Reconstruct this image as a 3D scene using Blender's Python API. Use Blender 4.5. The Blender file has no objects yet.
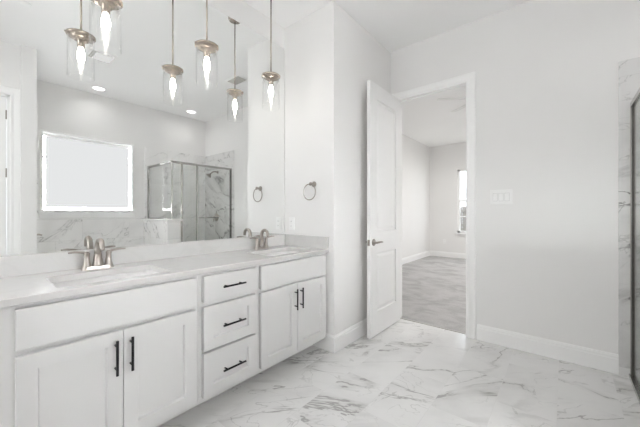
import bpy, bmesh, math, random
from mathutils import Vector, Matrix

S = bpy.context.scene
COL = S.collection
PI = math.pi

# ---------------------------------------------------------------- camera
YAW = 0.6898
cam_d = bpy.data.cameras.new('camera')
cam_d.sensor_width = 36.0
cam_d.lens = 295.37 / 640.0 * 36.0
cam_d.shift_y = -0.9 / 640.0
cam_d.clip_start = 0.02
cam = bpy.data.objects.new('camera', cam_d)
cam.location = (0, 0, 1.1961)
cam.rotation_euler = (PI / 2, 0, YAW)
COL.objects.link(cam)
S.camera = cam

# ---------------------------------------------------------------- view + world
S.view_settings.view_transform = 'Standard'
S.view_settings.look = 'None'
S.view_settings.exposure = 1.58
S.view_settings.gamma = 1.0
S.view_settings.use_curve_mapping = False
S.cycles.use_denoising = True
S.cycles.max_bounces = 20
S.cycles.diffuse_bounces = 14
S.cycles.glossy_bounces = 6
S.cycles.transparent_max_bounces = 24
S.cycles.sample_clamp_indirect = 8.0

W = bpy.data.worlds.new('sky')
S.world = W
W.use_nodes = True
_bg = W.node_tree.nodes['Background']
_bg.inputs[0].default_value = (0.86, 0.93, 1.0, 1)
_bg.inputs[1].default_value = 1.2

# lamp settings (each lamp is built inside its own fixture's builder below)
CAN_POWER = 0.30
CAN_COLOR = (1.0, 0.985, 0.965)
BULB_EMIT = 8.6
SHADE_EMIT = 0.288
FILL_EMIT = 2.4
SKY_PANE = 84.0
BEDROOM_DAYLIGHT = 1.6

def area_lamp(name, loc, rot, sx, sy, power, color, spread=PI, shape='RECTANGLE', parent=None):
    d = bpy.data.lights.new(name, 'AREA')
    d.shape = shape
    d.size = sx
    if shape in ('RECTANGLE', 'ELLIPSE'):
        d.size_y = sy
    d.energy = power
    d.color = color
    d.spread = spread
    o = bpy.data.objects.new(name, d)
    o.location = loc
    o.rotation_euler = rot
    COL.objects.link(o)
    if parent:
        o.parent = parent
    return o

# daylight entering the carpeted room by its window (faces -Y)
area_lamp('bedroom_daylight', (-1.60, 8.18, 1.49), (-PI / 2, 0, 0), 1.0, 1.6, BEDROOM_DAYLIGHT, (0.97, 0.985, 1.0))

# ---------------------------------------------------------------- materials
def new_mat(name):
    m = bpy.data.materials.new(name)
    m.use_nodes = True
    nt = m.node_tree
    for n in list(nt.nodes):
        nt.nodes.remove(n)
    out = nt.nodes.new('ShaderNodeOutputMaterial')
    return m, nt, out

class NT:
    """small helper for chaining nodes"""
    def __init__(self, nt):
        self.nt = nt
    def n(self, t, **kw):
        x = self.nt.nodes.new(t)
        for k, v in kw.items():
            setattr(x, k, v)
        return x
    def l(self, a, b):
        self.nt.links.new(a, b)
    def m(self, op, a, b=None, c=None):
        x = self.n('ShaderNodeMath', operation=op)
        for i, v in enumerate((a, b, c)):
            if v is None:
                continue
            if isinstance(v, (int, float)):
                x.inputs[i].default_value = v
            else:
                self.l(v, x.inputs[i])
        return x.outputs[0]
    def ramp(self, v, lo, hi, a=0.0, b=1.0):
        x = self.n('ShaderNodeMapRange', interpolation_type='SMOOTHSTEP')
        self.l(v, x.inputs[0])
        x.inputs[1].default_value = lo
        x.inputs[2].default_value = hi
        x.inputs[3].default_value = a
        x.inputs[4].default_value = b
        return x.outputs[0]
    def comb(self, x, y, z):
        c = self.n('ShaderNodeCombineXYZ')
        for i, v in enumerate((x, y, z)):
            if isinstance(v, (int, float)):
                c.inputs[i].default_value = v
            else:
                self.l(v, c.inputs[i])
        return c.outputs[0]
    def noise(self, vec, scale, detail=2.0, rough=0.5, dist=0.0):
        x = self.n('ShaderNodeTexNoise')
        self.l(vec, x.inputs['Vector'])
        x.inputs['Scale'].default_value = scale
        x.inputs['Detail'].default_value = detail
        x.inputs['Roughness'].default_value = rough
        x.inputs['Distortion'].default_value = dist
        return x.outputs['Fac']
    def mix(self, f, a, b):
        x = self.n('ShaderNodeMix', data_type='RGBA')
        if isinstance(f, (int, float)):
            x.inputs[0].default_value = f
        else:
            self.l(f, x.inputs[0])
        for i, v in ((6, a), (7, b)):
            if isinstance(v, tuple):
                x.inputs[i].default_value = (*v, 1)
            else:
                self.l(v, x.inputs[i])
        return x.outputs[2]

def principled(nt, out, color=(0.8, 0.8, 0.8), rough=0.5, metal=0.0, spec=0.5):
    b = nt.nodes.new('ShaderNodeBsdfPrincipled')
    b.inputs['Base Color'].default_value = (*color, 1)
    b.inputs['Roughness'].default_value = rough
    b.inputs['Metallic'].default_value = metal
    b.inputs['Specular IOR Level'].default_value = spec
    nt.links.new(b.outputs[0], out.inputs[0])
    return b

def plain(name, color, rough=0.5, metal=0.0, spec=0.5, bump=0.0, bscale=200.0, var=0.0):
    m, nt, out = new_mat(name)
    b = principled(nt, out, color, rough, metal, spec)
    N = NT(nt)
    tc = N.n('ShaderNodeTexCoord')
    nz = N.noise(tc.outputs['Object'], bscale, 3.0)
    if bump:
        bp = N.n('ShaderNodeBump')
        bp.inputs['Strength'].default_value = bump
        bp.inputs['Distance'].default_value = 0.002
        N.l(nz, bp.inputs['Height'])
        N.l(bp.outputs[0], b.inputs['Normal'])
    n2 = N.noise(tc.outputs['Object'], 1.7, 2.0)
    k = N.ramp(n2, 0.3, 0.7)
    d = tuple(max(0.0, c * (1.0 - var)) for c in color)
    N.l(N.mix(k, color, d), b.inputs['Base Color'])
    return m

def emitter(name, color, strength):
    m, nt, out = new_mat(name)
    e = nt.nodes.new('ShaderNodeEmission')
    e.inputs[0].default_value = (*color, 1)
    e.inputs[1].default_value = strength
    nt.links.new(e.outputs[0], out.inputs[0])
    return m

def thin_glass(name, tint=(1, 1, 1), refl=1.0):
    m, nt, out = new_mat(name)
    N = NT(nt)
    tr = N.n('ShaderNodeBsdfTransparent')
    tr.inputs[0].default_value = (*tint, 1)
    gl = N.n('ShaderNodeBsdfGlossy')
    gl.inputs['Roughness'].default_value = 0.02
    fr = N.n('ShaderNodeLayerWeight')
    fr.inputs['Blend'].default_value = 0.5
    f5 = N.m('ADD', N.m('MULTIPLY', N.m('POWER', fr.outputs['Facing'], 5.0), 0.9), 0.035)
    mx = N.n('ShaderNodeMixShader')
    N.l(N.m('MULTIPLY', f5, refl), mx.inputs[0])
    N.l(tr.outputs[0], mx.inputs[1])
    N.l(gl.outputs[0], mx.inputs[2])
    N.l(mx.outputs[0], out.inputs[0])
    return m

def marble(name, ua, va, tu, tv, u0=0.0, v0=0.0, stagger='u', rough=0.22, seed=0.0, ang=0.65,
           base=(0.79, 0.787, 0.782), vein=(0.40, 0.395, 0.39), grout=(0.60, 0.59, 0.58), gw=0.0022, dens=1.0):
    """Polished veined porcelain laid as tiles tu x tv; ua/va pick the two world axes of the surface."""
    m, nt, out = new_mat(name)
    N = NT(nt)
    geo = N.n('ShaderNodeNewGeometry')
    sep = N.n('ShaderNodeSeparateXYZ')
    N.l(geo.outputs['Position'], sep.inputs[0])
    u = N.m('SUBTRACT', sep.outputs['XYZ'.index(ua)], u0)
    v = N.m('SUBTRACT', sep.outputs['XYZ'.index(va)], v0)
    # running bond: every other row (constant u index) shifts by half a tile along v
    iu = N.m('FLOOR', N.m('DIVIDE', u, tu))
    par = N.m('MODULO', N.m('ABSOLUTE', iu), 2.0)
    v2 = N.m('ADD', v, N.m('MULTIPLY', par, tv * 0.5)) if stagger else v
    iv = N.m('FLOOR', N.m('DIVIDE', v2, tv))
    fu = N.m('FRACT', N.m('DIVIDE', u, tu))
    fv = N.m('FRACT', N.m('DIVIDE', v2, tv))
    du = N.m('MULTIPLY', N.m('MINIMUM', fu, N.m('SUBTRACT', 1.0, fu)), tu)
    dv = N.m('MULTIPLY', N.m('MINIMUM', fv, N.m('SUBTRACT', 1.0, fv)), tv)
    joint = N.ramp(N.m('MINIMUM', du, dv), gw * 0.4, gw, 1.0, 0.0)
    # random shift and turn for each tile
    wn = N.n('ShaderNodeTexWhiteNoise', noise_dimensions='3D')
    N.l(N.comb(iu, iv, seed), wn.inputs['Vector'])
    ws = N.n('ShaderNodeSeparateColor')
    N.l(wn.outputs['Color'], ws.inputs[0])
    ox = N.m('MULTIPLY', ws.outputs[0], 37.0)
    oy = N.m('MULTIPLY', ws.outputs[1], 29.0)
    a = N.m('ADD', ang, N.m('MULTIPLY', N.m('SUBTRACT', ws.outputs[2], 0.5), 0.55))
    ca, sa = N.m('COSINE', a), N.m('SINE', a)
    p = N.m('ADD', N.m('MULTIPLY', u, ca), N.m('MULTIPLY', v, sa))
    q = N.m('SUBTRACT', N.m('MULTIPLY', v, ca), N.m('MULTIPLY', u, sa))
    vec = N.comb(N.m('ADD', N.m('MULTIPLY', p, 0.50), ox), N.m('ADD', N.m('MULTIPLY', q, 1.45), oy), seed)
    vec2 = N.comb(N.m('ADD', N.m('MULTIPLY', p, 0.8), oy), N.m('ADD', N.m('MULTIPLY', q, 1.2), ox), seed + 3.1)
    # main veins: thin iso-lines of a warped noise, broken up by a slow mask
    n1 = N.noise(vec, 1.75, 6.0, 0.56, 0.55)
    d1 = N.m('ABSOLUTE', N.m('SUBTRACT', n1, 0.5))
    wmask = N.ramp(N.noise(vec2, 1.9, 2.0), 0.42, 0.66)
    v1 = N.m('MULTIPLY', N.ramp(d1, 0.001, 0.010, 0.85, 0.0), N.ramp(N.noise(vec2, 2.6, 2.0), 0.40, 0.60))
    v1b = N.m('MULTIPLY', N.ramp(d1, 0.0, 0.05, 0.28, 0.0), wmask)
    # hairline crackle
    n2 = N.noise(vec2, 3.6, 5.0, 0.5, 0.8)
    d2 = N.m('ABSOLUTE', N.m('SUBTRACT', n2, 0.5))
    v2m = N.m('MULTIPLY', N.ramp(d2, 0.0, 0.012, 0.40, 0.0), N.ramp(N.noise(vec, 2.2, 2.0), 0.44, 0.62))
    # soft clouds
    cl = N.m('MULTIPLY', N.ramp(N.noise(vec2, 2.2, 4.0, 0.55), 0.42, 0.75), 0.24)
    tot = N.m('MINIMUM', N.m('MULTIPLY', N.m('ADD', N.m('ADD', v1, v1b), N.m('ADD', v2m, cl)), dens), 0.95)
    colr = N.mix(tot, base, vein)
    colr = N.mix(N.m('MULTIPLY', joint, 0.8), colr, grout)
    b = principled(nt, out, base, rough, 0.0, 0.5)
    N.l(colr, b.inputs['Base Color'])
    N.l(N.m('ADD', rough, N.m('MULTIPLY', joint, 0.4)), b.inputs['Roughness'])
    bp = N.n('ShaderNodeBump')
    bp.inputs['Strength'].default_value = 0.35
    bp.inputs['Distance'].default_value = 0.0015
    N.l(N.m('SUBTRACT', 1.0, joint), bp.inputs['Height'])
    N.l(bp.outputs[0], b.inputs['Normal'])
    return m

def carpet_mat():
    m, nt, out = new_mat('grey_carpet')
    N = NT(nt)
    geo = N.n('ShaderNodeNewGeometry')
    b = principled(nt, out, (0.4, 0.39, 0.38), 0.95, 0, 0.1)
    mp = N.n('ShaderNodeMapping')
    mp.inputs['Scale'].default_value = (2.4, 4.0, 1)
    mp.inputs['Rotation'].default_value = (0, 0, 0.5)
    N.l(geo.outputs['Position'], mp.inputs[0])
    n1 = N.noise(mp.outputs[0], 1.1, 4.0, 0.6, 0.6)
    n2 = N.noise(geo.outputs['Position'], 130.0, 2.0)
    c = N.mix(N.ramp(n1, 0.33, 0.62), (0.40, 0.392, 0.387), (0.53, 0.522, 0.517))
    c = N.mix(N.m('MULTIPLY', N.ramp(n2, 0.3, 0.7), 0.35), c, (0.32, 0.312, 0.306))
    N.l(c, b.inputs['Base Color'])
    bp = N.n('ShaderNodeBump')
    bp.inputs['Strength'].default_value = 0.6
    bp.inputs['Distance'].default_value = 0.004
    N.l(n2, bp.inputs['Height'])
    N.l(bp.outputs[0], b.inputs['Normal'])
    return m

def quartz_mat():
    m, nt, out = new_mat('white_quartz')
    N = NT(nt)
    geo = N.n('ShaderNodeNewGeometry')
    b = principled(nt, out, (0.82, 0.81, 0.80), 0.22, 0, 0.5)
    n1 = N.noise(geo.outputs['Position'], 3.0, 5.0, 0.6, 1.0)
    d = N.m('ABSOLUTE', N.m('SUBTRACT', n1, 0.5))
    k = N.m('ADD', N.ramp(d, 0.0, 0.05, 0.12, 0.0), N.m('MULTIPLY', N.noise(geo.outputs['Position'], 9.0, 3.0), 0.12))
    N.l(N.mix(k, (0.645, 0.639, 0.632), (0.49, 0.49, 0.48)), b.inputs['Base Color'])
    return m

def fence_mat():
    m, nt, out = new_mat('weathered_fence_wood')
    N = NT(nt)
    tc = N.n('ShaderNodeTexCoord')
    mp = N.n('ShaderNodeMapping')
    mp.inputs['Scale'].default_value = (14, 14, 1.2)
    N.l(tc.outputs['Object'], mp.inputs[0])
    b = principled(nt, out, (0.3, 0.24, 0.19), 0.85)
    N.l(N.mix(N.noise(mp.outputs[0], 1.0, 4.0), (0.17, 0.155, 0.14), (0.31, 0.28, 0.255)), b.inputs['Base Color'])
    return m

M = {}
M['wall'] = plain('wall_paint', (0.845, 0.840, 0.833), 0.75, spec=0.25, bump=0.06, bscale=260, var=0.012)
M['ceiling'] = plain('ceiling_paint', (0.93, 0.93, 0.928), 0.9, spec=0.15, bump=0.08, bscale=180, var=0.012)
M['trim'] = plain('white_trim_paint', (0.915, 0.913, 0.909), 0.35, var=0.01)
M['cabinet'] = plain('white_cabinet_paint', (0.69, 0.688, 0.684), 0.33, var=0.01)
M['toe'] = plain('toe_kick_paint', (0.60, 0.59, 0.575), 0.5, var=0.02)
M['black'] = plain('matte_black_metal', (0.012, 0.012, 0.013), 0.38, metal=0.6)
M['nickel'] = plain('brushed_nickel', (0.38, 0.35, 0.32), 0.30, metal=1.0, var=0.05)
M['pend_nickel'] = plain('warm_brushed_nickel', (0.46, 0.40, 0.345), 0.25, metal=1.0, var=0.06)
M['chrome'] = plain('satin_chrome', (0.50, 0.49, 0.475), 0.22, metal=1.0, var=0.04)
M['seal'] = plain('dark_rubber_seal', (0.03, 0.028, 0.022), 0.6)
M['ceramic'] = plain('white_ceramic', (0.86, 0.855, 0.85), 0.12, var=0.01)
M['plastic'] = plain('white_plastic', (0.89, 0.89, 0.885), 0.35, var=0.01)
M['slot'] = plain('dark_slot', (0.10, 0.10, 0.10), 0.7)
M['blade'] = plain('fan_blade_white', (0.80, 0.80, 0.795), 0.5, var=0.01)
M['gap'] = plain('painted_gap_shadow', (0.55, 0.55, 0.54), 0.6)
M['vent'] = plain('vent_grey', (0.50, 0.49, 0.47), 0.6, var=0.03)
M['glass'] = thin_glass('clear_glass', (0.996, 0.997, 0.997), 0.6)
M['shower_glass'] = thin_glass('shower_glass', (0.968, 0.974, 0.969), 0.6)
M['mirror'] = plain('mirror_silver', (0.93, 0.94, 0.935), 0.0, metal=1.0)
M['mirror_edge'] = plain('mirror_ground_edge', (0.45, 0.49, 0.47), 0.3)
M['panel_light'] = emitter('fan_light_panel', (1.0, 0.99, 0.97), 0.26)
M['bulb'] = emitter('bulb_glow', (1.0, 0.95, 0.87), BULB_EMIT)
M['lens'] = emitter('can_lens', (1.0, 0.98, 0.95), 1.5)
M['shade'] = emitter('backlit_window_shade', (0.985, 0.99, 1.0), SHADE_EMIT)
M['daylit'] = emitter('daylit_glass', (0.97, 0.985, 1.0), SKY_PANE)
M['fill_glow'] = emitter('fill_window_glow', (0.98, 0.99, 1.0), FILL_EMIT)  # glow of the added fill window, no real daylight source
M['floor'] = marble('marble_floor_tile', 'X', 'Y', 0.3025, 0.61, u0=-0.9385, v0=1.545, ang=0.72, seed=1.0, rough=0.20, dens=1.2, grout=(0.60, 0.595, 0.59))
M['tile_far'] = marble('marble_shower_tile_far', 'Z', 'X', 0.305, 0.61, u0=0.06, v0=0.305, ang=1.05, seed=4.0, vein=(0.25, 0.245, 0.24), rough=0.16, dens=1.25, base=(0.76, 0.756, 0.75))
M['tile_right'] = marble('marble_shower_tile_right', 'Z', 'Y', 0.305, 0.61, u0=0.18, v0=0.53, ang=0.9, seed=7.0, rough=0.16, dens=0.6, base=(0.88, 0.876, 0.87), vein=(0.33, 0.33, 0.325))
M['tile_half'] = marble('marble_half_wall_tile', 'Z', 'X', 0.305, 0.61, u0=0.18, v0=0.38, ang=0.9, seed=9.0, rough=0.16, base=(0.88, 0.876, 0.87))
M['tile_cap'] = marble('marble_cap', 'X', 'Y', 3.0, 3.0, u0=-1.5, v0=-1.5, seed=11.0, rough=0.16)
M['carpet'] = carpet_mat()
M['quartz'] = quartz_mat()
M['fence'] = fence_mat()
M['ground'] = plain('dry_lawn', (0.22, 0.22, 0.14), 0.95, var=0.3)
M['siding'] = plain('neighbour_siding', (0.55, 0.52, 0.48), 0.8, var=0.05)

# ---------------------------------------------------------------- mesh helpers
def _add(bm, verts, faces):
    vs = [bm.verts.new(v) for v in verts]
    for f in faces:
        try:
            bm.faces.new([vs[i] for i in f])
        except ValueError:
            pass
    return vs

def box(bm, x0, x1, y0, y1, z0, z1, bev=0.0, seg=2):
    t = bmesh.new()
    _add(t, [(x0, y0, z0), (x1, y0, z0), (x1, y1, z0), (x0, y1, z0), (x0, y0, z1), (x1, y0, z1), (x1, y1, z1), (x0, y1, z1)],
         [(0, 3, 2, 1), (4, 5, 6, 7), (0, 1, 5, 4), (1, 2, 6, 5), (2, 3, 7, 6), (3, 0, 4, 7)])
    if bev:
        bmesh.ops.bevel(t, geom=t.edges[:], offset=bev, segments=seg, affect='EDGES', profile=0.5)
    _merge(bm, t)

def _merge(bm, t, mat=None):
    if mat is not None:
        t.transform(mat)
    me = bpy.data.meshes.new('tmp')
    t.to_mesh(me)
    t.free()
    bm.from_mesh(me)
    bpy.data.meshes.remove(me)

def lathe(bm, prof, seg=28, origin=(0, 0, 0), axis='Z', closed=False):
    """prof = [(radius, height)]; revolves about the axis through origin"""
    t = bmesh.new()
    rings = []
    for r, z in prof:
        if r < 1e-6:
            rings.append([t.verts.new((0, 0, z))])
        else:
            rings.append([t.verts.new((r * math.cos(2 * PI * i / seg), r * math.sin(2 * PI * i / seg), z)) for i in range(seg)])
    pairs = list(zip(rings[:-1], rings[1:]))
    if closed:
        pairs.append((rings[-1], rings[0]))
    for a, b in pairs:
        for i in range(seg):
            j = (i + 1) % seg
            if len(a) == 1 and len(b) == 1:
                continue
            if len(a) == 1:
                t.faces.new((a[0], b[i], b[j]))
            elif len(b) == 1:
                t.faces.new((a[i], b[0], a[j]))
            else:
                t.faces.new((a[i], b[i], b[j], a[j]))
    for f in t.faces:
        f.smooth = True
    bmesh.ops.recalc_face_normals(t, faces=t.faces[:])
    R = Matrix.Identity(4)
    if axis == 'X':
        R = Matrix.Rotation(PI / 2, 4, 'Y')
    elif axis == 'Y':
        R = Matrix.Rotation(-PI / 2, 4, 'X')
    elif axis == '-Y':
        R = Matrix.Rotation(PI / 2, 4, 'X')
    elif axis == '-Z':
        R = Matrix.Rotation(PI, 4, 'X')
    elif axis == '-X':
        R = Matrix.Rotation(-PI / 2, 4, 'Y')
    _merge(bm, t, Matrix.Translation(origin) @ R)

def tube(bm, pts, rad, seg=12, closed=False):
    """sweep of a circle along pts; rad may be a list"""
    pts = [Vector(p) for p in pts]
    n = len(pts)
    rads = rad if isinstance(rad, (list, tuple)) else [rad] * n
    t = bmesh.new()
    rings = []
    up = None
    for i, p in enumerate(pts):
        if closed:
            d = (pts[(i + 1) % n] - pts[i - 1]).normalized()
        else:
            d = (pts[min(i + 1, n - 1)] - pts[max(i - 1, 0)]).normalized()
        if up is None:
            a = Vector((0, 0, 1)) if abs(d.z) < 0.9 else Vector((1, 0, 0))
            up = (a - d * a.dot(d)).normalized()
        else:
            up = (up - d * up.dot(d)).normalized()
        sd = d.cross(up)
        rings.append([t.verts.new(p + (up * math.cos(2 * PI * k / seg) + sd * math.sin(2 * PI * k / seg)) * rads[i]) for k in range(seg)])
    m = n if closed else n - 1
    for i in range(m):
        a, b = rings[i], rings[(i + 1) % n]
        for k in range(seg):
            j = (k + 1) % seg
            t.faces.new((a[k], b[k], b[j], a[j]))
    if not closed:
        t.faces.new(rings[0][::-1])
        t.faces.new(rings[-1])
    for f in t.faces:
        f.smooth = True
    bmesh.ops.recalc_face_normals(t, faces=t.faces[:])
    _merge(bm, t)

def prism(bm, prof, a0, a1, place):
    """extrude the 2-D outline prof between a0 and a1; place(p, q, a) gives 3-D"""
    t = bmesh.new()
    A = [t.verts.new(place(p, q, a0)) for p, q in prof]
    B = [t.verts.new(place(p, q, a1)) for p, q in prof]
    n = len(prof)
    for i in range(n):
        j = (i + 1) % n
        t.faces.new((A[i], A[j], B[j], B[i]))
    t.faces.new(A[::-1])
    t.faces.new(B)
    bmesh.ops.recalc_face_normals(t, faces=t.faces[:])
    _merge(bm, t)

def panel_slab(bm, w, h, t, panels, prof, place, both=False, edge=0.0015):
    """slab w x h x t with recessed panels. place(u, v, n): n=0 is the front face, -t the back.
    panels = [(u0,u1,v0,v1)] sharing u0,u1; prof = [(inset, depth)] rings from the opening inward"""
    b = bmesh.new()
    us = sorted({0.0, w} | {p[0] for p in panels} | {p[1] for p in panels})
    vs = sorted({0.0, h} | {p[2] for p in panels} | {p[3] for p in panels})
    def q(*pts):
        b.faces.new([b.verts.new(place(*p)) for p in pts])
    def ispanel(a, c):
        return any(p[0] - 1e-6 <= a < p[1] - 1e-6 and p[2] - 1e-6 <= c < p[3] - 1e-6 for p in panels)
    e = edge
    def face(sgn, base):
        cl = lambda x, m: min(max(x, e), m - e)
        for i in range(len(us) - 1):
            for j in range(len(vs) - 1):
                if not ispanel(us[i], vs[j]):
                    a0, a1, c0, c1 = cl(us[i], w), cl(us[i + 1], w), cl(vs[j], h), cl(vs[j + 1], h)
                    q((a0, c0, base), (a1, c0, base), (a1, c1, base), (a0, c1, base))
        for (a0, a1, c0, c1) in panels:
            pr = [(0, 0)] + list(prof)
            for (i0, d0), (i1, d1) in zip(pr[:-1], pr[1:]):
                o = [(a0 + i0, c0 + i0), (a1 - i0, c0 + i0), (a1 - i0, c1 - i0), (a0 + i0, c1 - i0)]
                n = [(a0 + i1, c0 + i1), (a1 - i1, c0 + i1), (a1 - i1, c1 - i1), (a0 + i1, c1 - i1)]
                for k in range(4):
                    l = (k + 1) % 4
                    q((*o[k], base + sgn * d0), (*o[l], base + sgn * d0), (*n[l], base + sgn * d1), (*n[k], base + sgn * d1))
            i1, d1 = pr[-1]
            q((a0 + i1, c0 + i1, base + sgn * d1), (a1 - i1, c0 + i1, base + sgn * d1), (a1 - i1, c1 - i1, base + sgn * d1), (a0 + i1, c1 - i1, base + sgn * d1))
    face(1, 0.0)
    if both:
        face(-1, -t)
    else:
        q((e, e, -t), (w - e, e, -t), (w - e, h - e, -t), (e, h - e, -t))
    R = [(0, 0), (w, 0), (w, h), (0, h)]
    r = [(e, e), (w - e, e), (w - e, h - e), (e, h - e)]
    for k in range(4):
        l = (k + 1) % 4
        q((*r[k], 0), (*r[l], 0), (*R[l], -e), (*R[k], -e))
        q((*R[k], -e), (*R[l], -e), (*R[l], -t + e), (*R[k], -t + e))
        q((*R[k], -t + e), (*R[l], -t + e), (*r[l], -t), (*r[k], -t))
    bmesh.ops.remove_doubles(b, verts=b.verts[:], dist=1e-5)
    bmesh.ops.recalc_face_normals(b, faces=b.faces[:])
    _merge(bm, b)

def obj(name, bm, mat, parent=None, mats=None):
    me = bpy.data.meshes.new(name)
    bm.to_mesh(me)
    bm.free()
    for x in (mats or [mat]):
        me.materials.append(x)
    o = bpy.data.objects.new(name, me)
    COL.objects.link(o)
    if parent is not None:
        o.parent = parent
        # geometry is written in world axes relative to the parent's origin
    return o

def rel(bm, parent):
    """move world-space geometry into the parent's space (parents are never rotated when built)"""
    p = Vector((0, 0, 0))
    q = parent
    while q is not None:
        p = p + Vector(q.location)
        q = q.parent
    bmesh.ops.translate(bm, verts=bm.verts[:], vec=-p)
    return bm

def part(name, bm, mat, parent, label=None):
    o = obj(name, rel(bm, parent), mat, parent)
    if label:
        o['label'] = label
    return o

def thing(name, label, cat, loc, group=None, kind=None):
    o = bpy.data.objects.new(name, None)
    o.empty_display_size = 0.1
    o.location = loc
    COL.objects.link(o)
    o['label'] = label
    o['category'] = cat
    if group:
        o['group'] = group
    if kind:
        o['kind'] = kind
    return o

def tag(o, label, cat, group=None):
    o['label'] = label
    o['category'] = cat
    if group:
        o['group'] = group
    return o

def struct(name, bm, mat, label, cat, parent=None):
    o = obj(name, bm, mat, parent)
    o['kind'] = 'structure'
    o['label'] = label
    o['category'] = cat
    return o

def nb():
    return bmesh.new()

def copy_tree(o, parent=None):
    c = o.copy()
    COL.objects.link(c)
    c.parent = parent
    for ch in list(o.children):
        copy_tree(ch, c)
    return c

# ---------------------------------------------------------------- room measures
XM = -2.120      # mirror wall
XB = -1.517      # side of the boxed-out wall beside the door
YB = 2.025       # its face at the end of the vanity
YF = 3.100       # door wall
XR = 1.300       # window wall
H = 3.010        # ceiling
ZT = 2.312       # top of the shower tile
DX0, DX1, DZ = -1.432, -0.722, 2.450   # doorway
YW = 3.215       # bedroom side of the door wall

# ---------------------------------------------------------------- structure
b = nb(); box(b, -2.3, 1.45, -1.75, 3.16, -0.10, 0.0)
struct('floor', b, M['floor'], 'pale marble tile floor with grey veins in staggered rectangles', 'floor')
b = nb(); box(b, -3.1, 1.9, 3.16, 8.5, -0.10, 0.004)
struct('floor_bedroom', b, M['carpet'], 'grey carpet beyond the open doorway', 'carpet')
b = nb(); box(b, -2.3, 1.45, -1.75, 3.16, H, H + 0.1)
struct('ceiling', b, M['ceiling'], 'flat white ceiling over the bathroom', 'ceiling')
b = nb(); box(b, -3.1, 1.9, 3.16, 8.5, H, H + 0.1)
struct('ceiling_bedroom', b, M['ceiling'], 'white ceiling of the room beyond the doorway', 'ceiling')

b = nb(); box(b, XM - 0.12, XM, -1.75, YB + 0.05, 0, H)
struct('wall_left', b, M['wall'], 'light grey wall behind the long mirror and vanity', 'wall')
b = nb(); box(b, XM - 0.12, XB, YB, YF + 0.02, 0, H)
struct('wall_nook', b, M['wall'], 'boxed-out light grey wall between the vanity end and the open door', 'wall')
# door wall with the doorway cut out
b = nb()
box(b, -3.1, DX0 - 0.02, YF, YW, 0, H)
box(b, DX1 + 0.02, 1.9, YF, YW, 0, H)
box(b, DX0 - 0.02, DX1 + 0.02, YF, YW, DZ + 0.02, H)
struct('wall_far', b, M['wall'], 'light grey wall holding the doorway and the switch plate', 'wall')
# window wall with opening
WY0, WY1, WZ0, WZ1 = 0.702, 1.803, 1.226, 2.318
b = nb()
box(b, XR, XR + 0.15, 0.40, WY0, 0, H)
box(b, XR, XR + 0.15, WY1, YF, 0, H)
box(b, XR, XR + 0.15, WY0, WY1, 0, WZ0)
box(b, XR, XR + 0.15, WY0, WY1, WZ1, H)
struct('wall_right', b, M['wall'], 'light grey window wall seen in the mirror above the tub', 'wall')
b = nb(); box(b, 0.292, XR, 0.405, 0.530, 0, H)
struct('wall_stub', b, M['wall'], 'narrow pale wall end at the left of the mirror reflection', 'wall')
SX = 0.345
b = nb()
box(b, SX, SX + 0.12, 0.325, 0.405, 0, H)
box(b, SX, SX + 0.12, -1.75, -0.50, 0, H)
box(b, SX, SX + 0.12, -0.50, 0.325, 2.45, H)
struct('wall_side', b, M['wall'], 'light grey wall with a cased door at the far left of the reflection', 'wall')
b = nb(); box(b, XM - 0.12, SX + 0.12, -1.75, -1.65, 0, H)
struct('wall_back', b, M['wall'], 'light grey wall behind the viewpoint', 'wall')
# bedroom shell
b = nb(); box(b, -2.99, -2.87, YW, 8.40, 0, H)
struct('wall_bedroom_left', b, M['wall'], 'white side wall of the room beyond the doorway', 'wall')
BWX0, BWX1, BWZ0, BWZ1 = -2.155, -1.21, 0.67, 2.32
b = nb()
box(b, -2.99, BWX0, 8.26, 8.40, 0, H)
box(b, BWX1, 1.9, 8.26, 8.40, 0, H)
box(b, BWX0, BWX1, 8.26, 8.40, 0, BWZ0)
box(b, BWX0, BWX1, 8.26, 8.40, BWZ1, H)
struct('wall_bedroom_far', b, M['wall'], 'white end wall with a window beyond the doorway', 'wall')
b = nb(); box(b, 1.78, 1.9, YW, 8.26, 0, H)
struct('wall_bedroom_right', b, M['wall'], 'white wall on the hidden side of the carpeted room', 'wall')

# ---- baseboards
BBP = [(0, 0), (0.0145, 0), (0.0145, 0.108), (0.0115, 0.113), (0.0115, 0.128), (0.008, 0.133), (0.006, 0.142), (0, 0.143)]
def base_x(b, x0, x1, yw, s):   # runs along X on a wall at y = yw, s = direction into the room
    prism(b, BBP, x0, x1, lambda p, q, a: (a, yw + s * p, q))
def base_y(b, y0, y1, xw, s):
    prism(b, BBP, y0, y1, lambda p, q, a: (xw + s * p, a, q))
b = nb(); base_x(b, DX1 + 0.092, 0.313, YF, -1)
struct('baseboard_far', b, M['trim'], 'white moulded baseboard right of the doorway', 'baseboard')
b = nb(); 
_t = bmesh.new()
_r = [[_t.verts.new(c) for c in cs] for cs in ([(-1.745, YB - p, q) for p, q in BBP], [(XB + p, YB - p, q) for p, q in BBP], [(XB + p, YF, q) for p, q in BBP])]
for _a, _c in zip(_r[:-1], _r[1:]):
    for i in range(len(BBP)):
        j = (i + 1) % len(BBP)
        _t.faces.new((_a[i], _a[j], _c[j], _c[i]))
_t.faces.new(_r[0]); _t.faces.new(_r[-1])
bmesh.ops.recalc_face_normals(_t, faces=_t.faces[:])
_merge(b, _t)
struct('baseboard_nook', b, M['trim'], 'white baseboard wrapping the boxed-out wall corner by the vanity', 'baseboard')
b = nb(); base_y(b, YW, 8.26, -2.87, 1)
struct('baseboard_bedroom_left', b, M['trim'], 'white baseboard on the left wall of the carpeted room', 'baseboard')
b = nb(); base_x(b, -2.8555, 1.78, 8.26, -1)
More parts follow.
